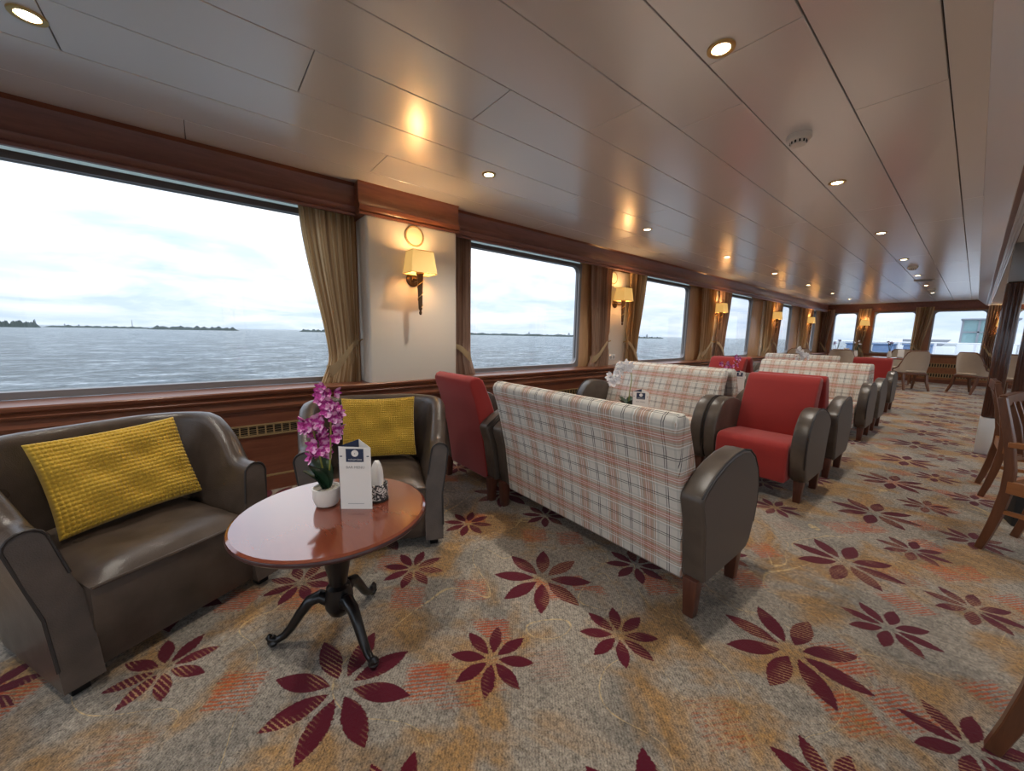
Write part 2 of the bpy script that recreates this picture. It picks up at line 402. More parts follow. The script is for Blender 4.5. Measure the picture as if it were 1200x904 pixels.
# ---- left wall
WIN = [(-1.75, .98), (2.0, 3.86), (5.12, 6.80), (8.20, 9.80), (11.45, 12.75), (14.40, 15.25)]
ZW0, ZW1 = .735, 2.055
wl = MB()
wl.box(-3.40, -3.34, YB, YF, 0, .72); wl.box(-3.40, -3.34, YB, YF, 2.14, ZC)
ys = [YB] + [v for w_ in WIN for v in w_] + [YF]
for k in range(0, len(ys), 2): wl.box(-3.40, -3.34, ys[k], ys[k + 1], .72, 2.14)
wall = struct(wl.build('wall_left', 'honey_wood'))
# wainscot below the windows, moulding and sill
wain = MB().box(-3.34, -3.10, YB, YF, .0, .66).build('wainscot', 'panel_wood', wall)
MB().prism([(-3.34, .66), (-3.075, .66), (-3.068, .672), (-3.085, .690), (-3.060, .705), (-3.055, .722), (-3.062, .730), (-3.34, .730)], 'y', YB, YF).build('window_sill', 'sill_wood', wall)
MB().prism([(-3.10, .585), (-3.085, .59), (-3.078, .61), (-3.088, .63), (-3.10, .66)], 'y', YB, YF).build('moulding', 'sill_wood', wall)
struct(MB().box(-3.10, -3.085, YB, YF, 0, .10).build('baseboard_left', 'panel_wood'))
# grilles in the wainscot: frame, uprights and fins
def grille(y0, y1, z0, z1, x=-3.10, cell=.0495):
    g = MB(); d = .010
    g.box(x, x + d, y0, y1, z1 - .012, z1); g.box(x, x + d, y0, y1, z0, z0 + .012)
    n = int((y1 - y0) / cell)
    for k in range(n + 1):
        y = y0 + (y1 - y0 - .006) * k / n; g.box(x, x + d - .001, y, y + .009, z0 + .012, z1 - .012)
    o = g.build('vent_grille', 'grille_gold', wall)
    fz = MB()
    for q in range(4):
        zz = z0 + .018 + (z1 - z0 - .040) * q / 3; fz.box(x, x + .005, y0, y1, zz, zz + .0028)
    fo = fz.build('vent_fins', 'grille_gold', o); fo['kind'] = 'stuff'
    MB().box(x, x + .002, y0, y1, z0, z1).build('vent_backing', 'void_black', o)
for a, c in ((-1.4, .84), (2.15, 3.75), (5.2, 6.7), (8.3, 9.7), (11.5, 12.7)):
    grille(a, c, .405, .49); grille(a, c, .115, .20) if a > 1 else grille(a, c, .025, .115)
# pelmet cornice along the windows and the deeper one over the first pillar
CP = [(-3.208, 2.04), (-3.180, 2.04), (-3.176, 2.055), (-3.186, 2.068), (-3.170, 2.085), (-3.168, 2.105), (-3.186, 2.125), (-3.195, 2.15), (-3.195, 2.262), (-3.185, 2.28), (-3.208, 2.28)]
tr = struct(MB().prism(CP, 'y', YB, .985).build('trim_2', 'cornice_wood'))
MB().prism(CP, 'y', 1.865, YF).build('cornice_run', 'cornice_wood', tr)
CP2 = [(x + .10, z_) if x > -3.2 else (-3.34, z_) for x, z_ in CP]
MB().prism(CP2, 'y', .985, 1.865).build('pillar_cornice', 'sill_wood', tr)
MB().prism([(-3.19, 2.262), (-3.165, 2.279), (-3.19, 2.279)], 'y', YB, YF).build('cove_strip', 'panel_wood', tr)
# cream pillars between the windows
pm = MB().box(-3.34, -3.085, 1.03, 1.845, .70, 2.05).build('pillar_panel', 'cream_wall', wall, bevel=.025, seg=4)
MB().box(-3.34, -3.105, 1.015, 1.86, .0, .70).build('pillar_base', 'panel_wood', wall, bevel=.006)
for a, c in ((4.18, 4.95), (7.35, 8.15), (10.45, 11.3), (13.5, 14.3)):
    MB().box(-3.34, -3.30, a, c, .73, 2.05).build('pillar_panel', 'cream_wall', wall, bevel=.008)
# windows: rounded grey frame and pane
def rrect(y0, y1, z0, z1, r, n=5):
    out = []
    for cy, cz, a0 in ((y1 - r, z1 - r, 0), (y0 + r, z1 - r, 90), (y0 + r, z0 + r, 180), (y1 - r, z0 + r, 270)):
        for k in range(n + 1):
            a = math.radians(a0 + 90 * k / n); out.append((cy + r * math.cos(a), cz + r * math.sin(a)))
    return out
def window(n, y0, y1, z0, z1, P, r=.08, fw=.035, fm='alu_grey'):
    """P maps (along, depth, z) to world; depth 0 = wall face, positive into the wall"""
    ou = rrect(y0 - .002, y1 + .002, z0 - .002, z1 + .002, .02); inn = rrect(y0 + fw, y1 - fw, z0 + fw, z1 - fw, r)
    fr = MB().loft([[P(a, .10, h) for a, h in ou], [P(a, -.012, h) for a, h in ou], [P(a, -.012, h) for a, h in inn], [P(a, .10, h) for a, h in inn], [P(a, .10, h) for a, h in ou]], cap=False)
    root = empty('window_%d' % n); struct(root)
    fr.build('window_frame', fm, root, weld=True)
    g2 = rrect(y0 + fw - .012, y1 - fw + .012, z0 + fw - .012, z1 - fw + .012, r)
    MB().loft([[P(a, .030, h) for a, h in inn], [P(a, .030, h) for a, h in g2], [P(a, .05, h) for a, h in g2], [P(a, .05, h) for a, h in inn], [P(a, .030, h) for a, h in inn]], cap=False).build('gasket', 'alu_dark', root, weld=True)
    MB().add([P(a, .04, h) for a, h in g2], [tuple(range(len(g2)))]).build('pane', 'window_glass', root)
    return root
for k, (a, c) in enumerate(WIN):
    wo_ = window(k + 1, a, c, ZW0, ZW1, lambda y, d, h: (-3.34 - d * .6, y, h), .08, .04, 'alu_brown')
    MB().box(-3.375, -3.365, a, c, ZW1, 2.14).build('transom_pane', 'frosted_glass', wo_)

# ---- far wall with windows
FW = [(-3.02, -2.44), (-2.07, -1.17), (-.85, .12), (.58, 1.5), (1.95, 2.9)]
wf = MB(); wf.box(XL - .2, XR, YF, YF + .15, 0, .78); wf.box(XL - .2, XR, YF, YF + .15, 2.02, 2.34)
xs = [XL - .2] + [v for q in FW for v in q] + [XR]
for k in range(0, len(xs), 2): wf.box(xs[k], xs[k + 1], YF, YF + .15, .78, 2.02)
wfar = struct(wf.build('wall_far', 'far_wood'))
MB().box(XL, XR, YF - .05, YF, 2.06, ZC).build('cornice', 'cornice_wood', wfar, bevel=.01)
MB().box(XL, XR, YF - .04, YF, .72, .76).build('window_sill', 'sill_wood', wfar, bevel=.008)
struct(MB().box(XL, XR, YF - .02, YF, 0, .10).build('baseboard_far', 'panel_wood'))
for k, (a, c) in enumerate(FW): window(7 + k, a, c, .78, 2.02, lambda x, d, h: (x, YF + d, h), .09, .03)
for (a, c) in ((-.95, .4), (-2.6, -1.2), (.7, 2.2)):
    for z0 in (.16, .44):
        g = MB(); g.box(a, c, YF - .012, YF, z0, z0 + .015); g.box(a, c, YF - .012, YF, z0 + .10, z0 + .115)
        n = 26
        for k in range(n + 1):
            x = a + (c - a - .025) * k / n; g.box(x, x + .025, YF - .010, YF, z0 + .015, z0 + .10)
        o = g.build('vent_grille', 'grille_gold', wfar)
        MB().box(a, c, YF - .003, YF, z0, z0 + .11).build('vent_backing', 'void_black', o)
# ---- right wall and back wall (mostly out of the picture; they let the daylight in from the other side)
wr = MB(); wr.box(XR, XR + .06, YB, YF, 0, .55); wr.box(XR, XR + .06, YB, YF, 2.08, 2.2)
RW = [(-2.3 + 3 * k, .35 + 3 * k) for k in range(6)]
ys = [YB] + [v for q in RW for v in q] + [YF]
for k in range(0, len(ys), 2): wr.box(XR, XR + .06, ys[k], ys[k + 1], .55, 2.08)
struct(wr.build('wall_right', 'cream_wall'))
for k, (a, c) in enumerate(RW): window(12 + k, a, c, .55, 2.08, lambda y, d, h: (XR + d * .6, y, h))
BW = [(-3.0, -.4), (.1, 1.5), (1.8, 3.05)]
wb = MB(); wb.box(XL - .2, XR, YB - .06, YB, 0, .55); wb.box(XL - .2, XR, YB - .06, YB, 2.08, 2.34)
xs = [XL - .2] + [v for q in BW for v in q] + [XR]
for k in range(0, len(xs), 2): wb.box(xs[k], xs[k + 1], YB - .06, YB, .55, 2.08)
struct(wb.build('wall_back', 'cream_wall'))
for k, (a, c) in enumerate(BW): window(18 + k, a, c, .55, 2.08, lambda x, d, h: (x, YB - d * .6, h))

# ------------------------------------------------------------------ outside
sea = MB().add([(-9000, -9000, -3.2), (9000, -9000, -3.2), (9000, 9000, -3.2), (-9000, 9000, -3.2)], [(0, 1, 2, 3)]).build('sea', 'sea_water')
tag(sea, 'choppy grey blue sea outside the windows', 'sea'); sea['kind'] = 'stuff'
def shore(px0, px1, h, D, label, towers=(), bumpy=1.0):
    def direc(px):
        c = Vector((px - 600, 380 + .0197 * px - 452, FPX)); d = Vector((Xc.dot(c), Yc.dot(c), 0)); return d.normalized()
    a, c = direc(px0) * D, direc(px1) * D; n = 170; top = []
    ln = (c - a).length; rr = random.Random(int(px0 * 7 + 1))
    nrm = Vector((a.x + c.x, a.y + c.y, 0)).normalized()
    rings = []
    for k in range(n + 1):
        q = a.lerp(c, k / n); e = min(1, k / 14, (n - k) / 14)
        pv = .6 * (pv if k else .5) + .4 * rr.random(); hh = (.45 + .45 * pv * bumpy + .2 * math.sin(k * .31 + px0) * math.sin(k * .13)) * h * e + .3
        w_ = 6
        rings.append([(q.x - nrm.x * w_, q.y - nrm.y * w_, -3.4), (q.x - nrm.x * 2, q.y - nrm.y * 2, -3.2 + hh * .8), (q.x, q.y, -3.2 + hh), (q.x + nrm.x * 2, q.y + nrm.y * 2, -3.2 + hh * .8), (q.x + nrm.x * w_, q.y + nrm.y * w_, -3.4)])
    r = empty('shoreline', (0, 0, 0), 0, label, 'shore')
    MB().loft(rings).build('tree_line', 'land_green', r)
    for f, hh, ww in towers:
        q = a.lerp(c, f); MB().lathe([(ww, -3.3), (ww * .8, -3.2 + hh * .6), (ww * .4, -3.2 + hh)], 8, (q.x, q.y, 0)).build('tower', 'tower_grey', r)
shore(-60, 48, 12, 900, 'wooded shore at the edge of the widest window', [(.93, 12, 1.5)])
shore(50, 178, 5, 1100, 'thin flat shoreline with a crane, left of the long island', [(.80, 18, .7), (.18, 7, 1.4), (.3, 6, 2)])
shore(172, 280, 8, 900, 'long low island seen through the widest window')
shore(350, 420, 7, 900, 'small shrubby islet beside the first tied curtain')
shore(535, 690, 6, 900, 'low shore with far buildings in the second window', [(.55, 9, 3.0), (.77, 7, 2.5), (.85, 9, 3)])
shore(742, 778, 5, 900, 'small ship shaped islet in the third window', [(.45, 9, 2.5)], .5)
# open deck beyond the far windows
dk = MB().box(-4, 6, YF + .2, 34, -.6, -.5).build('open_deck', 'deck_white'); struct(dk)
dr = empty('deck_railing', (0, 20, -.5), 0, 'white railing across the open deck outside the far windows', 'railing')
for k in range(9): MB().tube([(-3.6 + .9 * k, 0, 0), (-3.6 + .9 * k, 0, 1.62)], .03, 8).build('post', 'deck_white', dr)
for h in (1.62, 1.2, .8): MB().tube([(-3.7, 0, h), (3.8, 0, h)], .022, 8).build('rail', 'deck_white', dr)
for k, (x, w_, lb) in enumerate(((-2.75, .5, 'narrow blue deck box behind the railing post'), (-2.0, .62, 'wide blue deck box behind the railing'), (-1.2, .75, 'last blue deck box nearest the glass cabin'))):
    bx = empty('deck_box', (x * 1.17, 21.5, -.5), 0, lb, 'box')
    MB().box(-w_ / 2, w_ / 2, -.4, .4, 0, 1.5).build('body', 'blue_paint', bx, bevel=.03)
    MB().box(-w_ / 2 - .03, w_ / 2 + .03, -.43, .43, 1.5, 1.56).build('lid', 'blue_paint', bx, bevel=.01)
cb = empty('glass_cabin', (.1, 24, -.5), 0, 'glass sided cabin on the white deck outside', 'cabin')
MB().box(-.6, .9, 0, 1.5, 0, 1.62).build('base', 'deck_white', cb, bevel=.04)
MB().box(-.5, .8, .1, 1.4, 1.62, 2.55).build('glazing', 'cabin_glass', cb)
MB().box(-.6, .9, 0, 1.5, 2.55, 2.62).build('roof', 'deck_grey', cb, bevel=.02)
for x in (-.53, -.1, .35, .8): MB().box(x - .03, x + .03, .06, .12, 1.62, 2.55).build('mullion', 'deck_grey', cb)
MB().box(-.5, .8, .06, .12, 2.05, 2.10).build('crossbar', 'deck_grey', cb)
hd = empty('hatch_cover', (-1.1, 23.2, -.5), 0, 'dark grey sloped hatch on the deck beside the glass cabin', 'hatch')
MB().prism([(-.9, 1.48), (.2, 1.48), (.45, 1.75), (-.9, 1.75)], 'y', 0, .6).build('cover', 'deck_grey', hd)
MB().box(-1.0, .6, -.1, .7, 0, 1.48).build('base', 'deck_white', hd, bevel=.03)

# ------------------------------------------------------------------ curtains
def curtain(yf, yw, w_top, w_tie, label, matn, zt=1.06, zw=.82, zb=.50, X=-3.245, folds=9):
    """yf: fixed edge beside the pillar, yw: sign towards the window"""
    o = empty('curtain', (X, yf, zb), 0, label, 'curtain', 'tied back curtains')
    nu, nv = folds * 8, 40; g = []; ztie = (zt + zw) / 2
    def width(z_):
        if z_ > ztie: return w_tie + (w_top - w_tie) * smooth(((z_ - ztie) / (2.13 - ztie))) ** .8
        return w_tie * (1 + .35 * smooth((ztie - z_) / .3))
    uvw = {}
    for j in range(nv + 1):
        z_ = zb + (2.13 - zb) * j / nv; wd = width(z_); row = []
        for i in range(nu + 1):
            s_ = i / nu; ph = s_ * folds * 2 * PI + .7 * math.sin(s_ * 9 + folds) + .25 * math.sin(z_ * 2.3)
            am = .026 * (.55 + .45 * math.sin(s_ * 23 + 2)) + .012
            if abs(z_ - (zt + (zw - zt) * s_)) < .1: am *= .6
            ss = s_ + .010 * math.sin(ph * 2)
            row.append((am * math.sin(ph), yw * wd * ss, z_ - zb + .0))
        g.append(row)
    mb = MB().sheet(g); flat = [(i / nu * w_top * 1.6, j / nv * 1.5) for j in range(nv + 1) for i in range(nu + 1)]
    look = {tuple(round(c, 5) for c in v): q for v, q in zip(mb.v, flat)}
    mb.build('cloth', matn, o, angle=80, uv=lambda co, n: look.get((round(co.x, 5), round(co.y, 5), round(co.z, 5)), (0, 0)))
    tb = []
    n = 14
    for k in range(n + 1):
        s_ = k / n; y = yw * (w_tie * 1.05 * s_); zc_ = zt + (zw - zt) * smooth(s_) - zb
        x = .050 * math.sin(PI * min(1, s_ * 1.02)) ** .5 - .01 if s_ < 1 else -.03
        hw = .022 + .028 * s_
        tb.append([(x, y, zc_ - hw), (x + .006, y, zc_), (x, y, zc_ + hw)])
    MB().sheet(tb).build('tieback', 'tie_cloth', o, angle=80)
    MB().tube([(-.04, -yw * .01, zt - zb), (.045, -yw * .012, zt - zb + .02)], .006, 8).build('hook', 'brass', o)
    return o
curtain(1.00, -1, .40, .24, 'tied striped curtain at the edge of the widest window', 'curtain_cloth', folds=11)
curtain(1.90, 1, .21, .20, 'brown curtain hanging just past the first pillar', 'curtain_brown', zt=1.02, zw=.90, folds=7)
curtain(4.36, -1, .40, .32, 'brown curtain closing the second window near the wall socket', 'curtain_brown', folds=9)
curtain(4.80, 1, .46, .30, 'gold lit curtain behind the second wall lamp', 'curtain_cloth', folds=9)
curtain(7.62, -1, .50, .42, 'pale striped curtain at the end of the third window', 'curtain_cloth', folds=9)
curtain(7.82, 1, .58, .42, 'gold lit curtain behind the third wall lamp', 'curtain_brown', folds=9)
curtain(10.95, -1, .50, .42, 'striped curtain at the end of the fourth window', 'curtain_cloth', folds=8)
curtain(11.08, 1, .55, .42, 'gold lit curtain behind the fourth wall lamp', 'curtain_brown', folds=8)
curtain(14.0, -1, .6, .45, 'striped curtain at the end of the fifth window', 'curtain_cloth', folds=8)
curtain(14.1, 1, .38, .3, 'curtain behind the fifth wall lamp', 'curtain_brown', folds=7)
def fcurtain(x, w_, label, matn):
    o = curtain(x, 1, w_, w_ * .62, label, matn, X=0, folds=7)
    o.location = (x, YF - .09, .50); o.rotation_euler.z = -PI / 2
fcurtain(-3.30, .30, 'curtain in the corner before the far wall', 'curtain_brown')
fcurtain(-2.42, .30, 'curtain between the first two far windows under the far lamp', 'curtain_cloth')
fcurtain(-1.20, .36, 'pale full curtain between the far middle windows', 'curtain_cloth')
fcurtain(.10, .30, 'dark curtain beside the standing column at the far wall', 'curtain_brown')

# ------------------------------------------------------------------ wall lamps
def make_sconce():
    o = empty('wall_lamp')         # local +X points away from the wall
    MB().lathe([(.0, 0), (.058, 0), (.06, .006), (.05, .014), (.03, .02), (.022, .034), (0, .036)], 24, (0, 0, 0)).build('back_plate', 'antique_brass', o).rotation_euler = (0, PI / 2, 0)
    MB().tube([(.03, 0, 0), (.07, 0, -.012), (.11, 0, -.012), (.145, 0, .0)], .012, 10).build('arm', 'antique_brass', o)
    torch = MB().lathe([(.004, -.30), (.010, -.295), (.013, -.28), (.008, -.265), (.014, -.255), (.016, -.245), (.020, -.12), (.026, .02), (.034, .03), (.034, .045), (.012, .05)], 16, (.145, 0, 0)).build('torch_stem', 'antique_brass', o)
    sp = []
    for k in range(40):
        h = -.24 + .26 * k / 39; r = .016 + (.026 - .016) * (k / 39) + .001; a = k * .42
        sp.append((.145 + r * math.cos(a), r * math.sin(a), h))
    MB().tube(sp, .0035, 6).build('spiral_band', 'brass', torch)
    def sq(hx, hy, h): return [(.145 + sx * hx, sy * hy, h) for sx, sy in ((-1, -1), (1, -1), (1, 1), (-1, 1))]
    sh = MB().loft([sq(.085, .112, .03), sq(.066, .090, .208)], cap=False)
    sh.loft([sq(.082, .109, .03), sq(.063, .087, .208)], cap=False)
    so = sh.build('lamp_shade', 'lamp_shade', o)
    for hx, hy, h in ((.086, .113, .030), (.067, .091, .206)):
        q = sq(hx, hy, h); r = MB()
        for i in range(4): r.tube([q[i], q[(i + 1) % 4]], .0028, 6)
        r.build('shade_trim', 'brass', so)
    MB().lathe([(.0, .05), (.016, .07), (.022, .10), (.012, .13), (0, .14)], 12, (.145, 0, 0)).build('bulb', 'sconce_bulb', o)
    return o
sc0 = make_sconce()
names = ['wall lamp with cream shade on the first broad pillar', 'wall lamp above the wall socket on the second pillar', 'wall lamp between the third and fourth windows', 'wall lamp between the fourth and fifth windows', 'wall lamp on the pillar before the far corner', 'wall lamp on the far wall between two windows', 'wall lamp at the far wall glimpsed past the standing column'] + ['wall lamp on the wall across the room, %s from the camera end' % ORD[k] for k in range(5)]
places = [(-3.085, 1.41, 1.59, 0), (-3.30, 4.55, 1.60, 0), (-3.30, 7.72, 1.60, 0), (-3.30, 10.95, 1.60, 0), (-3.30, 13.95, 1.60, 0), (-2.24, YF, 1.58, -PI / 2), (.38, YF, 1.55, -PI / 2)] + [(XR, .52 + 3 * k, 1.58, PI) for k in range(5)]
for k, (x, y, z_, rz) in enumerate(places):
    o = sc0 if k == 0 else copy_tree(sc0)
    o.location = (x, y, z_); o.rotation_euler.z = rz; tag(o, names[k], 'lamp', 'shaded wall lamps')
    d = Vector((math.cos(rz), math.sin(rz), 0)) * .145
    light('sconce_light', 'POINT', (x + d.x, y + d.y, z_ + .15), 2.9, (1, .66, .33), shadow_soft_size=.05)
# round loudspeaker discs
def speaker(loc, label):
    o = empty('speaker', loc, 0, label, 'speaker', 'round wall speakers')
    MB().lathe([(.070, 0), (.086, 0), (.087, .006), (.080, .012), (.071, .010)], 28, cap=False).build('ring', 'grille_gold', o).rotation_euler = (0, PI / 2, 0)
    MB().lathe([(0, .0), (.072, .0), (.071, .008), (.0, .010)], 28).build('mesh_cover', 'cream_disc', o).rotation_euler = (0, PI / 2, 0)
    for k in range(4):
        a = PI / 4 + k * PI / 2; MB().lathe([(0, 0), (.004, 0), (.003, .003), (0, .003)], 8, (.012, .079 * math.cos(a), .079 * math.sin(a))).build('screw', 'antique_brass', o)
speaker((-3.085, 1.43, 1.945), 'round cream speaker above the first wall lamp')
speaker((-3.30, 4.49, 1.95), 'round cream speaker above the second wall lamp')
speaker((-3.30, 7.72, 1.95), 'round cream speaker above the third wall lamp')
so = empty('wall_socket', (-3.30, 4.55, .845), 0, 'double power socket on the second cream pillar', 'socket')
MB().box(0, .010, -.075, .075, -.042, .042).build('plate', 'plastic_white', so, bevel=.004)
for s_ in (-1, 1): MB().lathe([(.0, .0), (.024, .0), (.024, .0025), (0, .0025)], 16, (0, 0, 0)).build('outlet', 'plastic_grey', so, loc=(.0102, s_ * .034, 0)).rotation_euler = (0, PI / 2, 0)

# ------------------------------------------------------------------ ceiling spots, smoke detectors
def make_spot():
    o = empty('ceiling_spot')
    MB().lathe([(.030, .006), (.034, -.001), (.042, -.004), (.050, -.002), (.051, .004)], 24, cap=False).build('trim_ring', 'brass', o)
    MB().lathe([(.0, -.0005), (.031, -.0005), (.031, .003), (0, .003)], 20).build('lens', 'spot_lens', o)
    return o
sp0 = make_spot(); first = True
for nm, X, ysl in (('window row', -2.35, [-.42, 1.67, 3.74, 5.78, 7.77, 9.85, 11.95, 13.9]), ('aisle row', -.77, [-.35, 1.66, 3.63, 5.62, 7.62, 9.6, 11.35, 13.15])):
    for k, y in enumerate(ysl):
        o = sp0 if first else copy_tree(sp0); first = False
        o.location = (X, y, ZC - .004)
        tag(o, '%s recessed brass ceiling spotlight in the %s, counted toward the far wall' % (ORD[k], nm), 'spotlight', 'recessed ceiling spots')
        l = light('spot_light', 'SPOT', (X, y, ZC - .012), 21, (1, .93, .82), spot_size=math.radians(115), spot_blend=.7, shadow_soft_size=.03)
for k, y in enumerate((.5, 3.2, 6.0, 9.0, 12.0)):  # row added out of view to brighten the inner side of the room
    o = copy_tree(sp0); o.location = (1.6, y, 2.121)
    tag(o, '%s added unseen spotlight in the lower ceiling, counted toward the far wall' % ORD[k], 'spotlight', 'recessed ceiling spots')
    light('spot_light', 'SPOT', (1.6, y, 2.112), 21, (1, .93, .82), spot_size=math.radians(115), spot_blend=.7, shadow_soft_size=.03)
def smoke(loc, label, s=1):
    o = empty('smoke_detector', loc, .4, label, 'detector', 'smoke detectors')
    MB().lathe([(0, 0), (.058, 0), (.060, -.012), (.056, -.026), (.044, -.032)], 26).build('body', 'plastic_white', o)
    MB().lathe([(.040, -.030), (.036, -.050), (.0, -.054)], 20).build('cap', 'plastic_white', o)
    for k in range(12):
        a = 2 * PI * k / 12; r = .0385
        MB().box(-.004, .004, -.0015, .0015, -.046, -.033).build('slot', 'void_black', o, loc=(r * math.cos(a), r * math.sin(a), 0), rotz=a + PI / 2)
smoke((-.76, 2.66, ZC), 'white smoke detector on the ceiling above the red aisle armchair')
smoke((-.745, 8.45, ZC), 'small smoke detector on the ceiling between far spotlights')
smoke((-.745, 12.2, ZC), 'smoke detector on the ceiling nearest the far windows')
cvn = empty('ceiling_vent', (-.74, 10.4, ZC), 0, 'flat grey vent on the ceiling near the far spotlights', 'vent')
MB().box(-.13, .13, -.13, .13, -.012, 0).build('frame', 'plastic_grey', cvn, bevel=.004)
for k in range(5): MB().box(-.1, .1, -.10 + .045 * k, -.085 + .045 * k, -.016, -.010).build('slat', 'alu_grey', cvn)

# ------------------------------------------------------------------ upholstered sofas and armchairs
ARM = [(.072, .155), (.030, .42), (-.004, .515), (.0, .543), (.03, .568), (.09, .605), (.18, .640), (.28, .662), (.38, .668), (.455, .652), (.52, .612), (.575, .545), (.606, .46), (.608, .37), (.588, .27), (.555, .19), (.52, .160), (.46, .152)]
BACK = [(.075, .13), (.03, .44), (-.035, .70), (-.070, .795), (-.074, .825), (-.062, .848), (-.035, .860), (.0, .856), (.030, .838), (.050, .80), (.105, .68), (.150, .56), (.19, .42), (.20, .13)]
SEAT = [(.14, .14), (.14, .405), (.40, .425), (.55, .428), (.592, .415), (.612, .385), (.616, .34), (.60, .14)]
def make_seat(name, hw, cover):
    o = empty(name)
    MB().prism(BACK, 'x', -hw, hw).build('backrest', cover, o, bevel=.016, seg=3, uv=boxuv, angle=50)
    MB().prism(SEAT, 'x', -hw + .012, hw - .012).build('seat', cover, o, bevel=.02, seg=3, uv=boxuv, angle=50)
    for s_ in (-1, 1):
        x0, x1 = sorted((s_ * (hw - .002), s_ * (hw + .090)))
        a = MB().prism(ARM, 'x', x0, x1).build('armrest', 'arm_leather', o, bevel=.014, seg=3, angle=50)
        MB().tube([(s_ * (hw + .086), p[0], p[1]) for p in ARM[3:15]], .0045, 6).build('piping', 'dark_seam', a)
        ins = [(.30 + (p[0] - .30) * .95, .40 + (p[1] - .40) * .95) for p in ARM]; xa, xb = sorted((s_ * (hw + .089), s_ * (hw + .092)))
        MB().prism(ins, 'x', xa, xb).build('side_panel', 'arm_panel', a)
        for y in (.075, .49):
            q = lambda h, r, dy: [(s_ * (hw + .046) + sx * r, y + dy + sy * r, h) for sx, sy in ((-1, -1), (1, -1), (1, 1), (-1, 1))]
            MB().loft([q(0, .022, 0), q(.17, .030, 0)]).build('leg', 'leg_wood', o, bevel=.005)
    return o
sofa0 = make_seat('plaid_sofa', .585, 'plaid_fabric'); chair0 = make_seat('red_armchair', .25, 'red_fabric')
def place(proto, used, x, y, rz, label, cat, group):
    o = proto if not used[0] else copy_tree(proto)
    used[0] = True; o.location = (x, y, 0); o.rotation_euler.z = rz; tag(o, label, cat, group)
us, uc = [False], [False]
SG, CG = 'plaid two seat sofas', 'red fabric armchairs'
# (x, y, faces_far, label)
for x, y, rz, lb in ((-1.255, 1.42, 0, 'plaid sofa with its back turned, next to the round table with yellow cushioned chairs'),
                     (-2.0, 3.68, PI, 'plaid sofa facing us behind the white orchid, against the window side'),
                     (-2.0, 3.91, 0, 'plaid sofa standing back to back behind the one with the white orchid'),
                     (-1.36, 6.30, PI, 'plaid sofa facing us directly behind the red aisle armchair'),
                     (-1.36, 6.53, 0, 'plaid sofa back to back with the aisle side plaid sofa'),
                     (-2.13, 9.0, PI, 'farthest plaid sofa, its top showing behind a white orchid')):
    place(sofa0, us, x, y, rz, lb, 'sofa', SG)
for x, y, rz, lb in ((-2.30, 1.40, 0, 'red armchair with its back turned beside the first pillar'),
                     (-.97, 3.68, PI, 'red armchair facing us on the aisle with dark leather arms'),
                     (-.97, 3.91, 0, 'red armchair back to back behind the red aisle armchair'),
                     (-2.40, 6.30, PI, 'red armchair under the fourth window behind the magenta orchid table'),
                     (-2.40, 6.53, 0, 'red armchair back to back under the fourth window'),
                     (-1.10, 9.0, PI, 'farthest red armchair, by the aisle near the dining chairs')):
    place(chair0, uc, x, y, rz, lb, 'armchair', CG)

